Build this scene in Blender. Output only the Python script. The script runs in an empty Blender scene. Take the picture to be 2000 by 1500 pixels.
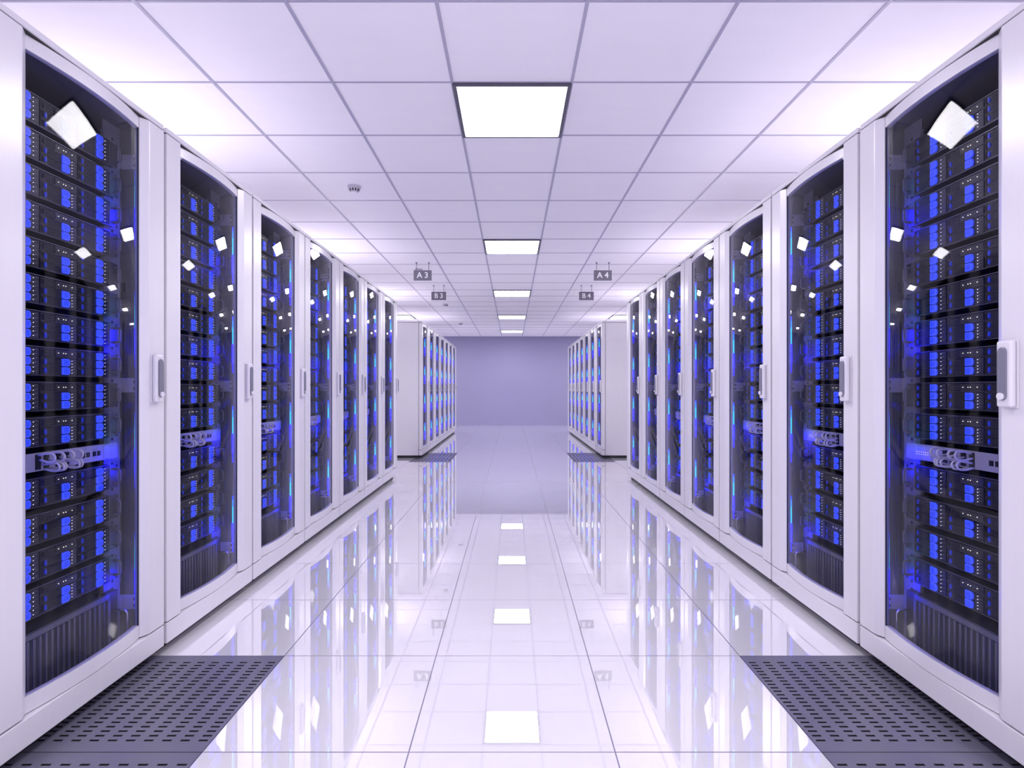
import bpy, bmesh, math, random
from mathutils import Vector, Matrix
PI = math.pi
SC = bpy.context.scene
COL = SC.collection
random.seed(7)

# ------------------------------------------------------------------ camera, world, exposure
EYE = 1.055                      # eye height
CEIL = EYE + 1.542               # ceiling height
cam_d = bpy.data.cameras.new('camera')
cam_d.sensor_fit = 'HORIZONTAL'; cam_d.sensor_width = 36.0
cam_d.lens = 36.0 * 1117 / 2000
cam_d.shift_y = 10 / 2000
cam_d.clip_start = 0.05; cam_d.clip_end = 100
cam = bpy.data.objects.new('camera', cam_d); COL.objects.link(cam)
cam.location = (0, 0, EYE); cam.rotation_euler = (PI / 2, 0, 0)
SC.camera = cam

w = bpy.data.worlds.new('world'); SC.world = w; w.use_nodes = True
w.node_tree.nodes['Background'].inputs[0].default_value = (0.72, 0.68, 0.95, 1)
w.node_tree.nodes['Background'].inputs[1].default_value = 0.3

vs = SC.view_settings
SC.display_settings.display_device = 'sRGB'
vs.view_transform = 'Standard'; vs.look = 'None'; vs.gamma = 1.0; vs.use_curve_mapping = False
vs.exposure = 0.0
cy = SC.cycles
cy.use_denoising = True;
cy.max_bounces = 14; cy.diffuse_bounces = 7; cy.glossy_bounces = 6; cy.transparent_max_bounces = 24
cy.sample_clamp_indirect = 6.0
cy.caustics_reflective = True; cy.caustics_refractive = False

PANEL_COLOR = (1.0, 0.965, 1.0)
PANEL_POWER = 28.0               # radiance of the lit ceiling panels

# ------------------------------------------------------------------ materials
def nmat(name):
    m = bpy.data.materials.new(name); m.use_nodes = True
    nt = m.node_tree; nt.nodes.clear()
    out = nt.nodes.new('ShaderNodeOutputMaterial')
    return m, nt, out

def mat(name, color, rough=0.5, metal=0.0, var=0.05, scale=(8, 8, 8), ior=1.45, emit=None, estr=0.0, bump=0.0, coat=0.0):
    m, nt, out = nmat(name)
    p = nt.nodes.new('ShaderNodeBsdfPrincipled')
    p.inputs['Metallic'].default_value = metal
    p.inputs['Roughness'].default_value = rough
    p.inputs['IOR'].default_value = ior
    p.inputs['Coat Weight'].default_value = coat
    p.inputs['Coat Roughness'].default_value = 0.08
    tc = nt.nodes.new('ShaderNodeTexCoord'); mp = nt.nodes.new('ShaderNodeMapping')
    mp.inputs['Scale'].default_value = scale
    nz = nt.nodes.new('ShaderNodeTexNoise'); nz.inputs['Scale'].default_value = 1.0; nz.inputs['Detail'].default_value = 3
    nt.links.new(tc.outputs['Object'], mp.inputs[0]); nt.links.new(mp.outputs[0], nz.inputs['Vector'])
    mx = nt.nodes.new('ShaderNodeMix'); mx.data_type = 'RGBA'
    a = [max(0, c * (1 - var)) for c in color]; b = [min(1, c * (1 + var)) for c in color]
    mx.inputs[6].default_value = (*a, 1); mx.inputs[7].default_value = (*b, 1)
    nt.links.new(nz.outputs['Fac'], mx.inputs[0]); nt.links.new(mx.outputs[2], p.inputs['Base Color'])
    if bump:
        bp = nt.nodes.new('ShaderNodeBump'); bp.inputs['Strength'].default_value = bump; bp.inputs['Distance'].default_value = 0.002
        nt.links.new(nz.outputs['Fac'], bp.inputs['Height']); nt.links.new(bp.outputs[0], p.inputs['Normal'])
    if emit:
        m.cycles.emission_sampling = 'NONE'
        p.inputs['Emission Color'].default_value = (*emit, 1); p.inputs['Emission Strength'].default_value = estr
    nt.links.new(p.outputs[0], out.inputs[0])
    return m

def emission(name, color, s, sampling='AUTO'):
    m, nt, out = nmat(name)
    m.cycles.emission_sampling = sampling
    e = nt.nodes.new('ShaderNodeEmission'); e.inputs[0].default_value = (*color, 1); e.inputs[1].default_value = s
    nt.links.new(e.outputs[0], out.inputs[0])
    return m

def floor_mat():
    m, nt, out = nmat('gloss_floor')
    N, L = nt.nodes.new, nt.links.new
    p = N('ShaderNodeBsdfPrincipled')
    tc = N('ShaderNodeTexCoord'); sp = N('ShaderNodeSeparateXYZ'); L(tc.outputs['Object'], sp.inputs[0])
    def line(src, off):
        a = N('ShaderNodeMath'); a.operation = 'ADD'; a.inputs[1].default_value = 60.3 - off; L(src, a.inputs[0])
        b = N('ShaderNodeMath'); b.operation = 'MODULO'; b.inputs[1].default_value = 0.6; L(a.outputs[0], b.inputs[0])
        c = N('ShaderNodeMath'); c.operation = 'SUBTRACT'; c.inputs[1].default_value = 0.3; L(b.outputs[0], c.inputs[0])
        d = N('ShaderNodeMath'); d.operation = 'ABSOLUTE'; L(c.outputs[0], d.inputs[0])
        e = N('ShaderNodeMath'); e.operation = 'LESS_THAN'; e.inputs[1].default_value = 0.0021; L(d.outputs[0], e.inputs[0])
        return e.outputs[0]
    j = N('ShaderNodeMath'); j.operation = 'MAXIMUM'
    L(line(sp.outputs[0], 0.3), j.inputs[0]); L(line(sp.outputs[1], 0.462), j.inputs[1])
    nz = N('ShaderNodeTexNoise'); nz.inputs['Scale'].default_value = 3
    L(tc.outputs['Object'], nz.inputs['Vector'])
    c0 = N('ShaderNodeMix'); c0.data_type = 'RGBA'
    c0.inputs[6].default_value = (0.84, 0.825, 0.88, 1); c0.inputs[7].default_value = (0.88, 0.865, 0.91, 1)
    L(nz.outputs['Fac'], c0.inputs[0])
    c1 = N('ShaderNodeMix'); c1.data_type = 'RGBA'; c1.inputs[7].default_value = (0.16, 0.15, 0.22, 1)
    L(j.outputs[0], c1.inputs[0]); L(c0.outputs[2], c1.inputs[6]); L(c1.outputs[2], p.inputs['Base Color'])
    r = N('ShaderNodeMath'); r.operation = 'MULTIPLY_ADD'; r.inputs[1].default_value = 0.4; r.inputs[2].default_value = 0.0
    L(j.outputs[0], r.inputs[0]); L(r.outputs[0], p.inputs['Roughness'])
    p.inputs['Specular IOR Level'].default_value = 0.0
    lw = N('ShaderNodeLayerWeight'); lw.inputs['Blend'].default_value = 0.5
    pw = N('ShaderNodeMath'); pw.operation = 'POWER'; pw.inputs[1].default_value = 2.8; L(lw.outputs['Facing'], pw.inputs[0])
    ma = N('ShaderNodeMath'); ma.operation = 'MULTIPLY_ADD'; ma.inputs[1].default_value = 0.65; ma.inputs[2].default_value = 0.33
    L(pw.outputs[0], ma.inputs[0])
    jn = N('ShaderNodeMath'); jn.operation = 'MULTIPLY_ADD'; jn.inputs[1].default_value = -0.7; jn.inputs[2].default_value = 1.0; L(j.outputs[0], jn.inputs[0])
    fm = N('ShaderNodeMath'); fm.operation = 'MULTIPLY'; L(ma.outputs[0], fm.inputs[0]); L(jn.outputs[0], fm.inputs[1])
    gl = N('ShaderNodeBsdfGlossy'); gl.inputs['Color'].default_value = (0.97, 0.96, 1.0, 1)
    L(r.outputs[0], gl.inputs['Roughness'])
    mx = N('ShaderNodeMixShader'); L(fm.outputs[0], mx.inputs[0]); L(p.outputs[0], mx.inputs[1]); L(gl.outputs[0], mx.inputs[2])
    L(mx.outputs[0], out.inputs[0])
    return m

def glass_mat():
    m, nt, out = nmat('tinted_glass')
    N, L = nt.nodes.new, nt.links.new
    lw = N('ShaderNodeLayerWeight'); lw.inputs['Blend'].default_value = 0.5
    pw = N('ShaderNodeMath'); pw.operation = 'POWER'; pw.inputs[1].default_value = 5; L(lw.outputs['Facing'], pw.inputs[0])
    ma = N('ShaderNodeMath'); ma.operation = 'MULTIPLY_ADD'; ma.inputs[1].default_value = 0.6; ma.inputs[2].default_value = 0.015
    L(pw.outputs[0], ma.inputs[0])
    t = N('ShaderNodeBsdfTransparent'); t.inputs[0].default_value = (0.82, 0.815, 0.86, 1)
    g = N('ShaderNodeBsdfGlossy'); g.inputs['Roughness'].default_value = 0.0; g.inputs['Color'].default_value = (1, 1, 1, 1)
    mx = N('ShaderNodeMixShader'); L(ma.outputs[0], mx.inputs[0]); L(t.outputs[0], mx.inputs[1]); L(g.outputs[0], mx.inputs[2])
    L(mx.outputs[0], out.inputs[0])
    return m

M = dict(
    floor=floor_mat(), glass=glass_mat(),
    ceiling=mat('ceiling_tile', (0.865, 0.845, 0.905), 0.85, var=0.02, scale=(3, 14, 3), bump=0.15),
    tbar=mat('ceiling_bar', (0.40, 0.385, 0.50), 0.35, var=0.03),
    wall_far=mat('periwinkle_paint', (0.30, 0.288, 0.45), 0.6, var=0.03, scale=(2, 2, 2)),
    wall=mat('white_paint', (0.84, 0.825, 0.88), 0.7, var=0.03, scale=(2, 2, 2)),
    void=mat('underfloor_dark', (0.012, 0.012, 0.016), 0.8),
    white=mat('white_enamel', (0.635, 0.618, 0.675), 0.26, var=0.02, scale=(60, 60, 1.5), ior=1.5),
    seal=mat('dark_seal', (0.03, 0.03, 0.05), 0.6),
    liner=mat('charcoal_liner', (0.05, 0.05, 0.07), 0.42, var=0.1),
    kick=mat('black_base_gap_shade', (0.01, 0.01, 0.014), 0.6),
    post=mat('grey_steel', (0.46, 0.46, 0.55), 0.38, metal=0.3),
    bracket=mat('pale_steel', (0.45, 0.44, 0.52), 0.4, metal=0.2),
    hole=mat('black_hole', (0.006, 0.006, 0.008), 0.8),
    lever=mat('lever_grey', (0.22, 0.22, 0.28), 0.35, metal=0.4),
    chassis=mat('black_plastic', (0.016, 0.016, 0.019), 0.42, var=0.12, scale=(30, 30, 30)),
    panel=mat('charcoal_plastic', (0.032, 0.032, 0.037), 0.42, var=0.1, scale=(40, 40, 40)),
    trim=mat('grey_edge', (0.13, 0.13, 0.155), 0.35, metal=0.5),
    tick=mat('pale_print', (0.24, 0.235, 0.27), 0.5),
    blue=mat('blue_latch', (0.035, 0.075, 0.85), 0.32, var=0.08, scale=(50, 50, 50), emit=(0.055, 0.115, 1.0), estr=0.78),  # glow added to the latch plastic to hold its brightness behind the glass
    blue2=mat('blue_latch_inset', (0.03, 0.07, 0.75), 0.36, emit=(0.03, 0.075, 0.85), estr=0.62),  # same added glow, weaker on the inset
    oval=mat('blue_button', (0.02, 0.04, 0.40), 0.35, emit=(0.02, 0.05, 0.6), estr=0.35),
    led=emission('white_led', (0.80, 0.76, 1.0), 2.2, 'NONE'),
    led_y=emission('warm_led', (1.0, 0.95, 0.75), 2.0, 'NONE'),
    grey=mat('switch_grey', (0.36, 0.35, 0.43), 0.4, metal=0.1),
    cable=mat('grey_cable', (0.60, 0.58, 0.66), 0.45, var=0.06, scale=(200, 200, 200)),
    chrome=mat('chrome', (0.75, 0.75, 0.8), 0.12, metal=1.0),
    slat=mat('grille_grey', (0.20, 0.20, 0.225), 0.4, metal=0.3),
    perf=mat('slate_steel', (0.155, 0.15, 0.21), 0.36, metal=0.25, var=0.06, scale=(4, 4, 4)),
    sign=mat('sign_grey', (0.19, 0.18, 0.225), 0.5),
    letter=mat('sign_white', (0.97, 0.96, 0.98), 0.5),
    rod=mat('sign_rod', (0.16, 0.15, 0.20), 0.4, metal=0.4),
    smoke=mat('detector_white', (0.55, 0.53, 0.62), 0.4),
    smoke_cap=mat('detector_cap', (0.85, 0.83, 0.9), 0.3),
    lframe=mat('light_trim', (0.09, 0.086, 0.12), 0.5),
    diffuser=emission('lit_diffuser', PANEL_COLOR, PANEL_POWER, 'FRONT'),
    s_cyan=emission('strip_cyan', (0.005, 0.60, 1.0), 2.0),
    s_azure=emission('strip_azure', (0.004, 0.22, 1.0), 2.4),
    s_mid=emission('strip_mid_blue', (0.003, 0.03, 1.0), 3.0),
    s_blue=emission('strip_blue', (0.0016, 0.002, 1.0), 42.0),
    s_deep=emission('strip_deep_blue', (0.004, 0.004, 1.0), 3.5),
    s_off=mat('strip_unlit', (0.05, 0.05, 0.09), 0.4),
)

# ------------------------------------------------------------------ mesh helpers
class MB:
    def __init__(self):
        self.bm = bmesh.new(); self.mats = []
    def mi(self, m):
        if m not in self.mats: self.mats.append(m)
        return self.mats.index(m)
    def _finish(self, faces, m, bevel, seg, smooth):
        i = self.mi(m)
        for f in faces: f.material_index = i; f.smooth = smooth
        if bevel:
            ed = list({e for f in faces for e in f.edges})
            bmesh.ops.bevel(self.bm, geom=ed, offset=bevel, segments=seg, affect='EDGES', profile=0.5, clamp_overlap=True)
    def box(self, x0, x1, y0, y1, z0, z1, m, bevel=0, seg=2):
        v = [self.bm.verts.new(p) for p in ((x0,y0,z0),(x1,y0,z0),(x1,y1,z0),(x0,y1,z0),(x0,y0,z1),(x1,y0,z1),(x1,y1,z1),(x0,y1,z1))]
        fs = [self.bm.faces.new([v[i] for i in q]) for q in ((3,2,1,0),(4,5,6,7),(0,1,5,4),(1,2,6,5),(2,3,7,6),(3,0,4,7))]
        self._finish(fs, m, bevel, seg, False); return self
    def prism(self, pts, z0, z1, m, bevel=0, seg=2, axis='z', smooth=False):
        # pts counter-clockwise in the plane; extruded along axis
        def P(a, b, c): return (a, b, c) if axis == 'z' else (a, c, b)
        lo = [self.bm.verts.new(P(a, b, z0)) for a, b in pts]; hi = [self.bm.verts.new(P(a, b, z1)) for a, b in pts]
        n = len(pts); fs = [self.bm.faces.new(lo[::-1]), self.bm.faces.new(hi)]
        sides = [self.bm.faces.new((lo[i], lo[(i+1) % n], hi[(i+1) % n], hi[i])) for i in range(n)]
        self._finish(fs + sides, m, bevel, seg, False)
        if smooth and not bevel:
            for f in sides: f.smooth = True
        return self
    def quad(self, ps, m):
        f = self.bm.faces.new([self.bm.verts.new(p) for p in ps]); f.material_index = self.mi(m); return self
    def tube(self, pts, r, m, n=8, caps=True):
        pts = [Vector(p) for p in pts]; rings = []
        up = None
        for k, p in enumerate(pts):
            a = pts[max(k-1, 0)]; b = pts[min(k+1, len(pts)-1)]; t = (b - a).normalized()
            if up is None:
                up = Vector((0, 0, 1)) if abs(t.z) < 0.9 else Vector((1, 0, 0))
            s = t.cross(up).normalized(); u = s.cross(t).normalized(); up = u
            rings.append([self.bm.verts.new(p + (s * math.cos(2*PI*i/n) + u * math.sin(2*PI*i/n)) * r) for i in range(n)])
        i0 = self.mi(m)
        for a, b in zip(rings, rings[1:]):
            for i in range(n):
                f = self.bm.faces.new((a[i], a[(i+1) % n], b[(i+1) % n], b[i])); f.material_index = i0; f.smooth = True
        if caps:
            for q in (rings[0][::-1], rings[-1]):
                f = self.bm.faces.new(q); f.material_index = i0
        return self
    def lathe(self, prof, m, n=24, c=(0, 0, 0)):
        rings = [[self.bm.verts.new((c[0] + r*math.cos(2*PI*i/n), c[1] + r*math.sin(2*PI*i/n), c[2] + z)) for i in range(n)] for r, z in prof]
        i0 = self.mi(m)
        for a, b in zip(rings, rings[1:]):
            for i in range(n):
                f = self.bm.faces.new((a[i], a[(i+1) % n], b[(i+1) % n], b[i])); f.material_index = i0; f.smooth = True
        for q in (rings[0][::-1], rings[-1]):
            f = self.bm.faces.new(q); f.material_index = i0
        return self
    def mesh(self, name):
        bmesh.ops.recalc_face_normals(self.bm, faces=self.bm.faces[:])
        me = bpy.data.meshes.new(name); self.bm.to_mesh(me); self.bm.free()
        for m in self.mats: me.materials.append(m)
        return me
    def build(self, name, parent=None):
        return link(name, self.mesh(name), parent)

def link(name, me, parent=None):
    o = bpy.data.objects.new(name, me); COL.objects.link(o)
    if parent: o.parent = parent
    return o
def tag(o, label, cat, group=None):
    o['label'] = label; o['category'] = cat
    if group: o['group'] = group
    return o
def thing(name, label, cat, loc=(0, 0, 0), rz=0, group=None):
    o = bpy.data.objects.new(name, None); COL.objects.link(o)
    o.empty_display_size = 0.1
    o.location = loc; o.rotation_euler = (0, 0, rz)
    return tag(o, label, cat, group)
def struct(o):
    o['kind'] = 'structure'; return o
def dup(root, loc, rz, label):
    r = root.copy(); COL.objects.link(r); r.location = loc; r.rotation_euler = (0, 0, rz); r['label'] = label
    for ch in list(root.children):
        c = ch.copy(); COL.objects.link(c); c.parent = r
        for g in list(ch.children):
            d = g.copy(); COL.objects.link(d); d.parent = c
    return r
ORD = ['first', 'second', 'third', 'fourth', 'fifth', 'sixth', 'seventh', 'eighth', 'ninth', 'tenth', 'eleventh', 'twelfth', 'thirteenth']

# ------------------------------------------------------------------ room shell
RX, RY0, RY1 = 3.9, -4.0, 16.75
FY = 0.462                        # floor joints lie at FY + 0.6 k
perf_cells = [(sx, y) for sx in (-1, 1) for y in (FY + 0.6, FY + 1.2, FY + 7.8, FY + 8.4)]   # y = near edge of each slotted tile

fb = MB()
xs = [-RX] + [-0.9 - 0.6, -0.9, 0.9, 1.5] + [RX]
ys = [RY0, FY + 0.6, FY + 1.8, FY + 7.8, FY + 9.0, RY1]
for i in range(5):
    for j in range(5):
        if i in (1, 3) and j in (1, 3): continue
        fb.quad([(xs[i], ys[j], 0), (xs[i+1], ys[j], 0), (xs[i+1], ys[j+1], 0), (xs[i], ys[j+1], 0)], M['floor'])
for sx in (-1, 1):               # dark wells under the slotted tiles
    for y0, y1 in ((FY + 0.6, FY + 1.8), (FY + 7.8, FY + 9.0)):
        a, b = sorted((sx * 0.9, sx * 1.5)); d = -0.15
        fb.quad([(a, y0, d), (b, y0, d), (b, y1, d), (a, y1, d)], M['void'])
        fb.quad([(a, y0, d), (b, y0, d), (b, y0, 0), (a, y0, 0)], M['void']); fb.quad([(a, y1, d), (b, y1, d), (b, y1, 0), (a, y1, 0)], M['void'])
        fb.quad([(a, y0, d), (a, y1, d), (a, y1, 0), (a, y0, 0)], M['void']); fb.quad([(b, y0, d), (b, y1, d), (b, y1, 0), (b, y0, 0)], M['void'])
struct(fb.build('floor'))
struct(MB().box(-RX, RX, RY0, RY1, CEIL, CEIL + 0.05, M['ceiling']).build('ceiling'))
struct(MB().box(-RX, RX, RY1, RY1 + 0.1, 0, CEIL, M['wall_far']).build('wall_far'))
struct(MB().box(-RX, RX, RY0 - 0.1, RY0, 0, CEIL, M['wall']).build('wall_near'))
struct(MB().box(-RX - 0.1, -RX, RY0, RY1, 0, CEIL, M['wall']).build('wall_left'))
struct(MB().box(RX, RX + 0.1, RY0, RY1, 0, CEIL, M['wall']).build('wall_right'))
tb = MB(); CY = 0.471            # ceiling grid: bars at x = 0.3 + 0.6 k and y = CY + 0.6 k
k = -6
for k in range(-7, 7):
    x = 0.3 + 0.6 * k
    if abs(x) < RX: tb.box(x - 0.0075, x + 0.0075, RY0, RY1, CEIL - 0.004, CEIL, M['tbar'])
for k in range(-8, 28):
    y = CY + 0.6 * k
    if RY0 < y < RY1: tb.box(-RX, RX, y - 0.005, y + 0.005, CEIL - 0.0035, CEIL, M['tbar'])
struct(tb.build('trim_1'))

# ------------------------------------------------------------------ ceiling lights
def make_light(name, label, group):
    t = thing(name, label, 'ceiling light', group=group)
    f = MB()
    f.box(-0.3, -0.280, -0.3, 0.3, -0.018, 0, M['lframe']); f.box(0.280, 0.3, -0.3, 0.3, -0.018, 0, M['lframe'])
    f.box(-0.280, 0.280, -0.3, -0.286, -0.018, 0, M['lframe']); f.box(-0.280, 0.280, 0.286, 0.3, -0.018, 0, M['lframe'])
    f.build('frame', t)
    df = MB().box(-0.280, 0.280, -0.286, 0.286, -0.008, -0.001, M['lframe'])
    i = df.mi(M['diffuser']); df.bm.faces.ensure_lookup_table(); df.bm.faces[0].material_index = i   # only the lower face is lit
    df.build('diffuser', t)
    return t
light0 = None
for xc in (0, -2.4, 2.4):
    for k in range(-2, 5):
        y = 3.171 + 3.0 * k
        n = 4 - k
        if xc == 0: lab = 'square lit ceiling panel over the aisle, %s from the far wall' % ORD[n]
        else: lab = 'square lit ceiling panel above the %s racks, %s from far wall' % ('A3 and B3' if xc < 0 else 'A4 and B4', ORD[n])
        g = 'lit ceiling panels'
        if light0 is None:
            light0 = make_light('ceiling_light', lab, g); light0.location = (xc, y, CEIL)
        else: dup(light0, (xc, y, CEIL), 0, lab)

# ------------------------------------------------------------------ slotted floor tiles
def perf_mesh():
    b = MB(); NC, NR = 11, 22
    pc = 0.6 / NC; ln = 0.028; mr = 0.044; pr = (0.6 - 2*mr) / NR; sl = 0.0085
    e = 0.0015
    xc = [-0.3 + e]; yc = [-0.3 + e]
    for i in range(NC):
        c = -0.3 + pc * (i + 0.5); xc += [c - ln/2, c + ln/2]
    for j in range(NR):
        c = -0.3 + mr + pr * (j + 0.5); yc += [c - sl/2, c + sl/2]
    xc.append(0.3 - e); yc.append(0.3 - e)
    V = {}
    def vert(i, j, z):
        if (i, j, z) not in V: V[(i, j, z)] = b.bm.verts.new((xc[i], yc[j], z))
        return V[(i, j, z)]
    t, d = 0.0, -0.005
    hole = lambda i, j: i % 2 == 1 and j % 2 == 1
    for i in range(len(xc) - 1):
        for j in range(len(yc) - 1):
            q = [(i, j), (i+1, j), (i+1, j+1), (i, j+1)]
            if not hole(i, j):
                b.bm.faces.new([vert(*p, t) for p in q]); b.bm.faces.new([vert(*p, d) for p in q[::-1]])
            else:
                for a, c in zip(q, q[1:] + q[:1]):
                    b.bm.faces.new((vert(*a, t), vert(*c, t), vert(*c, d), vert(*a, d)))
    nx, ny = len(xc) - 1, len(yc) - 1
    for i in range(nx):
        b.bm.faces.new((vert(i, 0, t), vert(i+1, 0, t), vert(i+1, 0, d), vert(i, 0, d))); b.bm.faces.new((vert(i, ny, t), vert(i+1, ny, t), vert(i+1, ny, d), vert(i, ny, d)))
    for j in range(ny):
        b.bm.faces.new((vert(0, j, t), vert(0, j+1, t), vert(0, j+1, d), vert(0, j, d))); b.bm.faces.new((vert(nx, j, t), vert(nx, j+1, t), vert(nx, j+1, d), vert(nx, j, d)))
    b.mi(M['perf']); kv = b.mi(M['void']); b.bm.normal_update()
    for f in b.bm.faces:
        if abs(f.normal.z) < 0.5: f.material_index = kv  # side walls painted dark so the slots read as deep shade
    return b.mesh('perforated_floor_tile')
pm = perf_mesh()
PERF_LABEL = {
    (-1, 0): 'slotted dark floor tile cut by the bottom edge, beside the A3 racks',
    (-1, 1): 'whole slotted dark floor tile beside the first rack of the A3 row',
    (-1, 2): 'small slotted floor tile in the gap before the B3 racks',
    (-1, 3): 'small slotted floor tile beside the first B3 rack',
    (1, 0): 'slotted dark floor tile cut by the bottom edge, beside the A4 racks',
    (1, 1): 'whole slotted dark floor tile beside the first rack of the A4 row',
    (1, 2): 'small slotted floor tile in the gap before the B4 racks',
    (1, 3): 'small slotted floor tile beside the first B4 rack'}
for n, (sx, y) in enumerate(perf_cells):
    o = link('perforated_floor_tile', pm); o.location = (sx * 1.2, y + 0.3, 0)
    tag(o, PERF_LABEL[(sx, n % 4)], 'floor tile', 'slotted floor tiles')

# ------------------------------------------------------------------ rack cabinets
PITCH, HALF = 0.765, 0.3735      # rack spacing and half width
FX = 1.375                        # distance of the rack fronts from the aisle's middle
ROW_NEAR, ROW_FAR = 1.505, 8.745
PX = 0.25                         # half width of the glass
def arc(x): return -0.003 + 0.023 * (x / PX) ** 2

def make_rack():
    t = thing('server_rack', '', 'server rack')
    W = M['white']
    # shell
    c = MB()
    for s in (-1, 1):
        a, b = sorted((s * (HALF - 0.02), s * HALF)); c.box(a, b, 0.056, 1.0, 0.04, 2.074, W, 0.002)
    c.box(-HALF + 0.02, HALF - 0.02, 0.985, 1.0, 0.04, 2.074, W)
    c.box(-HALF + 0.02, HALF - 0.02, 0.056, 0.985, 0.04, 0.055, W)
    c.build('cabinet', t)
    # dark inside
    l = MB(); D = M['liner']; xi = HALF - 0.0205
    l.box(-xi, -xi + 0.006, 0.05, 0.984, 0.055, 2.07, D); l.box(xi - 0.006, xi, 0.05, 0.984, 0.055, 2.07, D)
    l.box(-xi + 0.006, xi - 0.006, 0.975, 0.984, 0.055, 2.07, D)
    l.box(-xi + 0.006, xi - 0.006, 0.03, 0.975, 0.055, 0.062, D); l.box(-xi + 0.006, xi - 0.006, 0.03, 0.975, 2.062, 2.07, D)
    for s in (-1, 1):
        for q in range(6):
            y = 0.062 + 0.03 * q
            for z0, z1 in ((0.30, 0.98), (1.14, 1.86)):
                a, b = sorted((s * (xi - 0.006), s * (xi - 0.012))); l.box(a, b, y, y + 0.012, z0, z1, D)
    l.box(-HALF + 0.002, HALF - 0.002, 0.008, 0.05, 2.0735, 2.079, M['kick']); l.box(-HALF + 0.002, HALF - 0.002, 0.034, 0.05, 0.119, 0.127, M['kick'])  # dark strips added behind the cap and plinth gaps as painted shade
    l.build('liner', t)
    MB().box(-HALF, HALF, 0.001, 1.0, 2.078, 2.098, W, 0.003).build('top_cap', t)
    MB().box(-HALF, HALF, 0.0, 0.05, 0.04, 0.121, W, 0.003).build('plinth', t)
    k = MB(); k.box(-0.36, 0.36, 0.05, 0.96, 0.0, 0.04, M['kick'])
    k.build('base', t)
    # door: two folded stiles and curved rails round the glass
    d = MB()
    for s in (-1, 1):
        pts = [(0.281, 0.0), (HALF, 0.0), (HALF, 0.05), (0.272, 0.05), (0.254, 0.029), (0.25, 0.018)]
        pts = [(s * a, b) for a, b in pts]
        if s < 0: pts = pts[::-1]
        d.prism(pts, 0.126, 2.074, W, 0.0025)
    n = 24
    for z0, z1 in ((2.032, 2.073), (0.124, 0.172)):
        o_ = [(-PX + 2*PX*i/n, arc(-PX + 2*PX*i/n)) for i in range(n + 1)]
        i_ = [(x, y + 0.02) for x, y in o_]
        d.prism(o_ + i_[::-1], z0, z1, W)
    d_ = d.build('door', t)
    sm = MB()
    for s in (-1, 1):
        a, b = sorted((s * (PX - 0.003), s * PX)); sm.box(a, b, 0.020, 0.024, 0.172, 2.032, M['seal'])
    sm.build('seal', d_)
    g = MB(); gi = g.mi(M['glass']); n = 32
    for off, flip in ((0.003, False), (0.008, True)):
        lo = []; hi = []
        for i in range(n + 1):
            x = -PX + 2*PX*i/n
            lo.append(g.bm.verts.new((x, arc(x) + off, 0.165))); hi.append(g.bm.verts.new((x, arc(x) + off, 2.039)))
        for i in range(n):
            q = (lo[i], lo[i+1], hi[i+1], hi[i]); f = g.bm.faces.new(q[::-1] if flip else q); f.smooth = True
    me = bpy.data.meshes.new('glass_panel'); g.bm.to_mesh(me); g.bm.free(); me.materials.append(M['glass'])
    link('glass_panel', me, d_)
    # handle
    h = MB(); hx = 0.312; hz = 1.097
    h.box(hx - 0.026, hx + 0.026, -0.004, 0.0, hz - 0.094, hz + 0.094, W, 0.0025)
    h.box(hx - 0.024, hx + 0.024, -0.023, -0.004, hz - 0.092, hz + 0.092, W, 0.007, 3)
    ho = h.build('handle', t)
    cap = []
    for i in range(13): a = PI * i / 12; cap.append((hx + 0.0135*math.cos(a), hz + 0.060 + 0.0135*math.sin(a)))
    for i in range(13): a = PI + PI * i / 12; cap.append((hx + 0.0135*math.cos(a), hz - 0.060 + 0.0135*math.sin(a)))
    MB().prism(cap, -0.028, -0.022, M['lever'], 0.0015, 2, axis='y').build('lever', ho)
    cir = [(hx + 0.010*math.cos(2*PI*i/20), hz - 0.062 + 0.010*math.sin(2*PI*i/20)) for i in range(20)]
    MB().prism(cir, -0.034, -0.027, W, 0.002, 2, axis='y').build('lock_button', ho)
    # light strips, posts, brackets
    for s in (-1, 1):
        st = MB()
        def cell(z0, z1, m):
            a, b = sorted((s * 0.3065, s * 0.3125)); st.box(a, b, 0.045, 0.073, z0, z1, m)
        prev = 2.02
        for z in (1.751, 1.289, 0.825, 0.362):
            cell(z + 0.142, prev, M['s_off'])
            cell(z + 0.122, z + 0.142, M['s_mid']); cell(z + 0.085, z + 0.122, M['s_azure']); cell(z, z + 0.085, M['s_cyan'])
            cell(z - 0.10, z, M['s_blue']); cell(z - 0.15, z - 0.10, M['s_deep'])
            prev = z - 0.15
        cell(0.14, prev, M['s_off'])
        a, b = sorted((s * 0.3125, s * 0.336)); st.box(a, b, 0.050, 0.068, 0.13, 2.03, M['liner'])
        a, b = sorted((s * 0.336, s * (xi - 0.006))); st.box(a, b, 0.051, 0.063, 1.0, 1.04, M['liner'])
        st.build('light_strip', t)
        p = MB()
        a, b = sorted((s * 0.243, s * 0.331)); p.box(a, b, 0.146, 0.152, 0.062, 2.062, M['post'])
        a, b = sorted((s * 0.327, s * 0.331)); p.box(a, b, 0.152, 0.22, 0.062, 2.062, M['post'])
        for q in range(60):
            z = 0.13 + 0.0317 * q
            a, b = sorted((s * 0.283, s * 0.292)); p.box(a, b, 0.1452, 0.146, z, z + 0.011, M['hole'])
        p.build('mounting_post', t)
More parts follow.
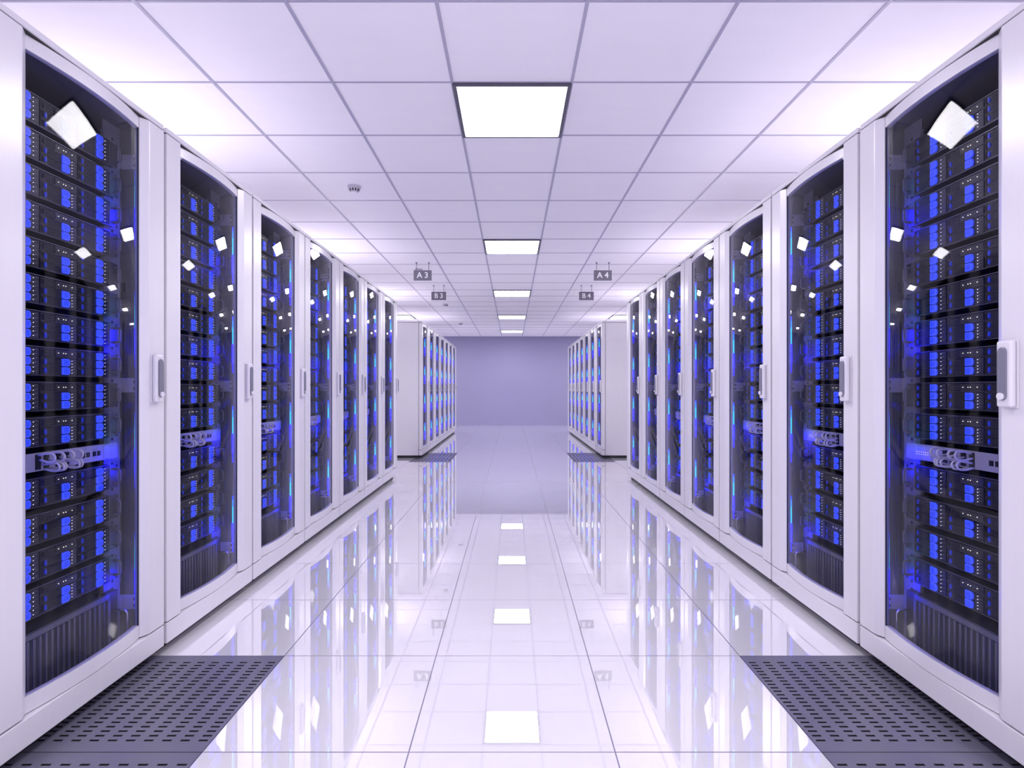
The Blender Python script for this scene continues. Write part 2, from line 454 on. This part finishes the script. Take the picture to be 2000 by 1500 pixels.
        for z in (1.94, 1.07, 0.225):
            br = MB()
            a, b = sorted((s * (xi - 0.006), s * (xi - 0.012))); br.box(a, b, 0.052, 0.145, z - 0.028, z + 0.028, M['bracket'], 0.001)
            a, b = sorted((s * 0.331, s * (xi - 0.009))); br.box(a, b, 0.145, 0.149, z - 0.028, z + 0.028, M['bracket'])
            for dz in (-0.013, 0.013):
                a, b = sorted((s * (xi - 0.012), s * (xi - 0.0126))); br.box(a, b, 0.066, 0.100, z + dz - 0.005, z + dz + 0.005, M['hole'])
            br.build('bracket', t)
    return t

rack0 = make_rack(); used = False
RACKS = {}
for sx, near, far in ((-1, 'A3', 'B3'), (1, 'A4', 'B4')):
    for blk, (sign, y0) in enumerate(((near, ROW_NEAR), (far, ROW_FAR))):
        for k in range(7):
            if blk == 0:
                if k == 0: lab = 'white glass-door server rack beside the big slotted tiles, row of sign ' + sign
                elif k == 6: lab = 'white glass-door server rack ending the %s row, right below the %s sign' % (sign, sign)
                else: lab = 'white glass-door server rack, %s from the big slotted tiles in the %s row' % (ORD[k], sign)
            else:
                if k == 0: lab = 'distant white server rack showing its blank side panel, row of sign ' + sign
                elif k == 6: lab = 'distant white server rack ending the %s row near the blue wall' % sign
                else: lab = 'distant white server rack, %s behind the blank side panel in the %s row' % (ORD[k], sign)
            loc = (sx * FX, y0 + PITCH * (k + 0.5), 0); rz = -sx * PI / 2
            if not used:
                r = rack0; r.location = loc; r.rotation_euler = (0, 0, rz); r['label'] = lab; used = True
            else: r = dup(rack0, loc, rz, lab)
            r['group'] = 'server racks of the %s row' % sign
            RACKS[(sx, blk, k)] = (loc, rz, sign)

# ------------------------------------------------------------------ servers
SH, SW, SEC = 0.093, 0.2355, 0.157
def sec_x(i): return -SW + SEC * i
def server_pieces():
    """list of (part name, MB) for one server; front at y=0, bottom at z=0"""
    out = []
    c = MB(); P = M['panel']
    c.box(-SW, SW, 0.004, 0.56, 0, SH, M['chassis'])
    c.box(-SW, SW, -0.001, 0.004, SH - 0.0028, SH, M['trim']); c.box(-SW, SW, -0.001, 0.004, 0, 0.002, M['trim'])
    row = (SH - 0.008) / 3
    for i in range(3):
        x = sec_x(i)
        for r in range(3):
            z0 = 0.004 + row * r; z1 = z0 + row - 0.002
            if i == 1 and r == 2:
                c.box(x + 0.003, x + 0.058, 0.0, 0.004, z0, z1, P)
                c.box(x + 0.006, x + 0.018, -0.0008, 0.0, z0 + 0.004, z1 - 0.003, M['hole'])
                for a in range(3):
                    for b in range(3):
                        c.box(x + 0.023 + 0.012*a, x + 0.032 + 0.012*a, -0.0006, 0.0, z0 + 0.003 + 0.008*b, z0 + 0.008 + 0.008*b, M['hole'])
                c.box(x + 0.061, x + SEC - 0.003, -0.001, 0.004, z0 + 0.004, z1, P)
                c.box(x + 0.059, x + SEC - 0.002, 0.0, 0.002, z0 + 0.001, z0 + 0.003, M['trim'])
                continue
            c.box(x + 0.003, x + 0.120, 0.0, 0.004, z0, z1, P)
            c.box(x + 0.005, x + 0.015, -0.0006, 0.0, z0 + 0.003, z1 - 0.003, M['hole'])
            for v in range(5):
                zz = z0 + 0.003 + v * (row - 0.007) / 4.4
                c.box(x + 0.030, x + 0.081, -0.0006, 0.0, zz, zz + 0.0022, M['hole'])
        c.box(x + 0.122, x + SEC - 0.003, 0.0, 0.004, 0.004, SH - (0.006 if i != 1 else row + 0.008), P)
        nl = 6 if i != 1 else 5
        hgt = SH - 0.012 if i != 1 else SH - row - 0.014
        for q in range(nl):
            zz = 0.007 + hgt * (q + 0.3) / nl
            c.box(x + 0.1365, x + 0.148, -0.0006, 0.0, zz + 0.004, zz + 0.0048, M['tick'])
            c.box(x + 0.1365, x + 0.1372, -0.0006, 0.0, zz, zz + 0.004, M['tick'])
    out.append(('chassis', c))
    for i in range(3):
        x = sec_x(i)
        for r in range(3 if i != 1 else 2):
            z0 = 0.004 + row * r; z1 = z0 + row - 0.002
            l = MB()
            za, zb = z0 + 0.0006, z1 - 0.0006; zm = (za + zb) / 2; hh = (zb - za) / 2
            pts = [(x + 0.0865, zb), (x + 0.0865, za)] + [(x + 0.1100 + 0.0075 * math.cos(PI/2 * q / 5), zm + hh * math.sin(PI/2 * q / 5)) for q in range(-5, 6)]
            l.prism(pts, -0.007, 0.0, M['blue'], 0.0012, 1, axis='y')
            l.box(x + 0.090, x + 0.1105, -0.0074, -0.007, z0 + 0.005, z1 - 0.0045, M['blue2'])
            out.append(('drive_latch', l))
            o = MB()
            cx, cz = x + 0.0205, (z0 + z1) / 2
            o.prism([(cx + 0.0035*math.cos(2*PI*a/14), cz + 0.0085*math.sin(2*PI*a/14)) for a in range(14)], -0.004, 0.0, M['oval'], axis='y')
            out.append(('release_button', o))
        nl = 6 if i != 1 else 5
        hgt = SH - 0.012 if i != 1 else SH - row - 0.014
        s = MB()
        for q in range(nl):
            zz = 0.007 + hgt * (q + 0.3) / nl
            s.box(x + 0.1308, x + 0.1328, -0.0015, 0.0, zz, zz + 0.0022, M['led'])
        out.append(('status_lights', s))
    s = MB(); x = sec_x(1)
    for dx in (0.072, 0.093, 0.103, 0.130):
        s.box(x + dx, x + dx + 0.0024, -0.0025, -0.001, SH - 0.0185, SH - 0.016, M['led_y'])
    out.append(('indicator_lights', s))
    for sg in (-1, 1):
        e = MB()
        a, b = sorted((sg * SW, sg * 0.279)); e.box(a, b, 0.0, 0.004, 0.002, SH - 0.002, M['trim'], 0.0008)
        a, b = sorted((sg * (SW), sg * 0.279)); e.box(a, b, 0.004, 0.027, 0.008, SH - 0.008, M['chassis'])
        for z in (0.009, SH - 0.009):
            e.prism([(sg*0.271 + 0.0035*math.cos(2*PI*q/10), z + 0.0035*math.sin(2*PI*q/10)) for q in range(10)], -0.002, 0.0, M['chrome'], axis='y')
        out.append(('mounting_ear', e))
        h = MB(); pts = []
        x = sg * 0.2585
        z0, z1, o_ = 0.020, SH - 0.020, 0.024
        pts = [(x, 0.0, z0), (x, -o_ + 0.012, z0)]
        for q in range(1, 5): a = PI/2*q/4; pts.append((x, -o_ + 0.012 - 0.012*math.sin(a), z0 + 0.012*(1 - math.cos(a))))
        for q in range(0, 5): a = PI/2*q/4; pts.append((x, -o_ + 0.012*(1 - math.cos(a)), z1 - 0.012 + 0.012*math.sin(a)))
        pts.append((x, 0.0, z1))
        h.tube(pts, 0.0042, M['trim'], 8)
        out.append(('carry_handle', h))
    return out

SERVER_Z = [1.932 - 0.1125 * i for i in range(10)] + [0.729 - 0.1145 * i for i in range(4)]
SERVER_Z = SERVER_Z[:10] + SERVER_Z[10:]
def place(key, z):
    (lx, ly, _), rz, sign = RACKS[key]
    return (lx + 0.119 * (1 if rz < 0 else -1), ly, z), rz, sign
RACKWORD = ['first', 'second', 'third', 'fourth', 'fifth', 'sixth', 'seventh']
rich = None; simple_mesh = None
def simple_server_mesh():
    parts = server_pieces(); a = MB()
    for _, p in parts:
        me = p.mesh('tmp')
        remap = [a.mi(m) for m in p.mats]
        n0 = len(a.bm.faces); a.bm.from_mesh(me); a.bm.faces.ensure_lookup_table()
        for f in a.bm.faces[n0:]: f.material_index = remap[f.material_index]
        bpy.data.meshes.remove(me)
    return a.mesh('rack_server')
NSERV = len(SERVER_Z)
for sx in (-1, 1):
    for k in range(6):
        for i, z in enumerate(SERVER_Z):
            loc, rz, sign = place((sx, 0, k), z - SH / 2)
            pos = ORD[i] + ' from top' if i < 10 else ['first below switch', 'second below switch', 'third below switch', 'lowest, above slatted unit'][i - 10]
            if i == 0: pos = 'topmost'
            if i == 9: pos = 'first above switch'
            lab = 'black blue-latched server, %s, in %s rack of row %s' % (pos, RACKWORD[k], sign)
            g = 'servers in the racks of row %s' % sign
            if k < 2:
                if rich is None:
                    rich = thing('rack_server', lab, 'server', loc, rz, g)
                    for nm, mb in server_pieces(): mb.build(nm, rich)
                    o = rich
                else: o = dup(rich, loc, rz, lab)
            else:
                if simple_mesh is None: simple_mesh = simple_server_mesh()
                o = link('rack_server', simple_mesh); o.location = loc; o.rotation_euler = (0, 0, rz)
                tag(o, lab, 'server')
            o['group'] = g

# ------------------------------------------------------------------ network switches with patch cables
def make_switch():
    t = thing('network_switch', '', 'network switch')
    b = MB(); G = M['grey']
    b.box(-0.279, 0.279, 0.0, 0.004, -0.029, 0.029, G, 0.001)
    b.box(-0.235, 0.235, 0.004, 0.35, -0.027, 0.027, M['chassis']); b.box(-0.279, 0.279, 0.004, 0.027, -0.024, 0.024, M['chassis'])
    b.box(-0.232, -0.150, -0.0012, 0.0, -0.022, 0.022, M['bracket']); b.box(0.205, 0.232, -0.0012, 0.0, -0.022, 0.022, M['bracket'])
    for a in range(6):
        for c in range(2):
            b.box(-0.222 + 0.011*a, -0.219 + 0.011*a, -0.0018, -0.0012, -0.008 + 0.008*c, -0.006 + 0.008*c, M['led'])
    for a in range(4): b.box(0.150 + 0.006*a, 0.152 + 0.006*a, -0.0008, 0.0, 0.010, 0.014, M['tick'])
    b.build('faceplate', t)
    pt = MB()
    for x in (0.105, 0.128, 0.158, 0.180): pt.box(x - 0.008, x + 0.008, -0.001, 0.0, -0.010, 0.007, M['hole'])
    for x in (-0.085, -0.053, -0.005, 0.030): pt.box(x - 0.011, x + 0.011, -0.001, 0.0, -0.024, 0.024, M['hole'])
    pt.build('ports', t)
    ups = (-0.085, -0.050, -0.006, 0.028); lows = (-0.066, -0.052, -0.038, 0.014, 0.032)
    for xs_, zt, zb in ((ups, 0.027, -0.001), (lows, -0.005, -0.032)):
        for q, x in enumerate(xs_):
            c = MB(); pts = []; r = (zt - zb) / 2; L = 0.046 + 0.003 * (q % 2)
            zc = (zt + zb) / 2
            pts = [(x, 0.0, zc + 0.55*r), (x, -0.012, zc + 0.7*r), (x, -0.022, zc + 0.95*r)]
            for a in range(0, 9): ang = PI/2 - PI * a / 8; pts.append((x + 0.004*a/8, -L + 0.008 - r*1.05*math.cos(ang), zc + r*math.sin(ang)))
            pts += [(x + 0.006, -0.022, zc - 0.95*r), (x + 0.006, -0.012, zc - 0.7*r), (x + 0.006, 0.0, zc - 0.55*r)]
            c.tube(pts, 0.0035, M['cable'], 8)
            c.build('patch_cable', t)
    return t
sw0 = None
for sx in (-1, 1):
    for k in range(6):
        loc, rz, sign = place((sx, 0, k), 0.825)
        lab = 'grey network switch with looped pale cables in the %s rack of row %s' % (RACKWORD[k], sign)
        if sw0 is None:
            sw0 = make_switch(); o = sw0; o.location = loc; o.rotation_euler = (0, 0, rz); o['label'] = lab
        else: o = dup(sw0, loc, rz, lab)
        o['group'] = 'grey switches with cables'

# ------------------------------------------------------------------ slatted bottom units
def make_blade():
    t = thing('blade_enclosure', '', 'blade enclosure')
    b = MB()
    b.box(-SW, SW, 0.012, 0.6, 0.0, 0.235, M['hole']); b.box(-SW, -SW + 0.006, -0.004, 0.012, 0.0, 0.235, M['slat']); b.box(SW - 0.006, SW, -0.004, 0.012, 0.0, 0.235, M['slat'])
    b.box(-SW, SW, -0.004, 0.006, 0.215, 0.235, M['slat'], 0.001); b.box(-SW, SW, -0.004, 0.006, 0.0, 0.012, M['slat'])
    for q in range(20):
        x = -SW + 0.006 + q * (2*SW / 20); b.box(x, x + 0.0115, -0.006, 0.006, 0.012, 0.215, M['slat'], 0.0008, 1)
    b.build('slatted_front', t)
    for s in (-1, 1):
        e = MB(); a, c = sorted((s * SW, s * 0.279)); e.box(a, c, 0.0, 0.027, 0.0, 0.235, M['chassis'])
        e.build('mounting_ear', t)
        h = MB(); x = s * 0.2585; z0, z1 = 0.055, 0.165; o_ = 0.05
        pts = [(x, 0, z0), (x, -o_ + 0.016, z0)]
        for q in range(1, 6): a = PI/2*q/5; pts.append((x, -o_ + 0.016 - 0.016*math.sin(a), z0 + 0.016*(1 - math.cos(a))))
        for q in range(0, 6): a = PI/2*q/5; pts.append((x, -o_ + 0.016*(1 - math.cos(a)), z1 - 0.016 + 0.016*math.sin(a)))
        pts.append((x, 0, z1)); h.tube(pts, 0.0042, M['chrome'], 8)
        hh = h.build('pull_handle', t); hh['label'] = 'chrome pull handle'
    return t
bl0 = None
for sx in (-1, 1):
    for k in range(6):
        loc, rz, sign = place((sx, 0, k), 0.062)
        lab = 'dark vertically slatted unit at the bottom of the %s rack, row %s' % (RACKWORD[k], sign)
        if bl0 is None:
            bl0 = make_blade(); o = bl0; o.location = loc; o.rotation_euler = (0, 0, rz); o['label'] = lab
        else: o = dup(bl0, loc, rz, lab)
        o['group'] = 'slatted units at the rack bottoms'

# ------------------------------------------------------------------ hanging signs
def make_sign(text, x, y, z_bot):
    t = thing('hanging_sign', 'grey hanging sign with white %s lettering' % text.replace(' ', ''), 'sign', (x, y, z_bot), 0, 'hanging row signs')
    MB().box(-0.109, 0.109, -0.006, 0.006, 0, 0.124, M['sign'], 0.0015).build('board', t)
    top = CEIL - z_bot
    for dx in (-0.076, 0.076):
        r = MB(); r.tube([(dx, 0, 0.12), (dx, 0, top - 0.003)], 0.0032, M['rod'], 10)
        r.lathe([(0.004, top - 0.014), (0.012, top - 0.006), (0.013, top - 0.0002)], M['rod'], 16, (dx, 0, 0))
        r.build('rod', t)
    cu = bpy.data.curves.new('lettering', 'FONT'); cu.body = text; cu.size = 0.098
    cu.align_x = 'CENTER'; cu.align_y = 'CENTER'; cu.extrude = 0.0012; cu.offset = 0.0018; cu.space_word = 0.95
    to = bpy.data.objects.new('lettering_src', cu); COL.objects.link(to)
    dg = bpy.context.evaluated_depsgraph_get(); me = bpy.data.meshes.new_from_object(to.evaluated_get(dg))
    bpy.data.objects.remove(to)
    me.materials.clear(); me.materials.append(M['letter'])
    me.transform(Matrix.Translation((0, -0.007, 0.062)) @ Matrix.Rotation(PI/2, 4, 'X'))
    link('lettering', me, t)
for text, x, y in (('A 3', -1.089, 6.97), ('A 4', 1.106, 6.97), ('B 3', -1.089, 8.506), ('B 4', 1.106, 8.506)):
    make_sign(text, x, y, 2.378)

# ------------------------------------------------------------------ smoke detectors
def make_detector():
    t = thing('smoke_detector', '', 'smoke detector')
    b = MB(); b.lathe([(0.050, 0.0), (0.050, -0.010), (0.046, -0.013)], M['smoke'], 28)
    b.build('base', t)
    c = MB(); c.lathe([(0.044, -0.012), (0.042, -0.022), (0.030, -0.042), (0.024, -0.045)], M['smoke'], 28)
    for q in range(12):
        a = 2*PI*q/12; ca, sa = math.cos(a), math.sin(a); w_ = 0.0045
        p = [(0.0425, -0.023), (0.0320, -0.040)]
        vs_ = []
        for r, z in p:
            for s in (-1, 1): vs_.append((ca*(r+0.001) - sa*w_*s, sa*(r+0.001) + ca*w_*s, z - 0.0006))
        c.quad([vs_[0], vs_[1], vs_[3], vs_[2]], M['hole'])
    c.build('sensor_housing', t)
    MB().lathe([(0.024, -0.044), (0.022, -0.050), (0.010, -0.053)], M['smoke_cap'], 24).build('cap', t)
    return t
det0 = None
DLAB = ['round smoke detector on the ceiling, the clearest one, above the A3 racks', 'smoke detector half hidden behind the A3 sign',
        'small smoke detector on the ceiling just beyond the B3 sign', 'tiny smoke detector on the ceiling above the far end of the B3 racks']
for q, y in enumerate((4.35, 7.35, 10.35, 13.35)):
    if det0 is None:
        det0 = make_detector(); o = det0; o.location = (-1.2, y, CEIL); o['label'] = DLAB[q]
    else: o = dup(det0, (-1.2, y, CEIL), 0, DLAB[q])
    o['group'] = 'smoke detectors'
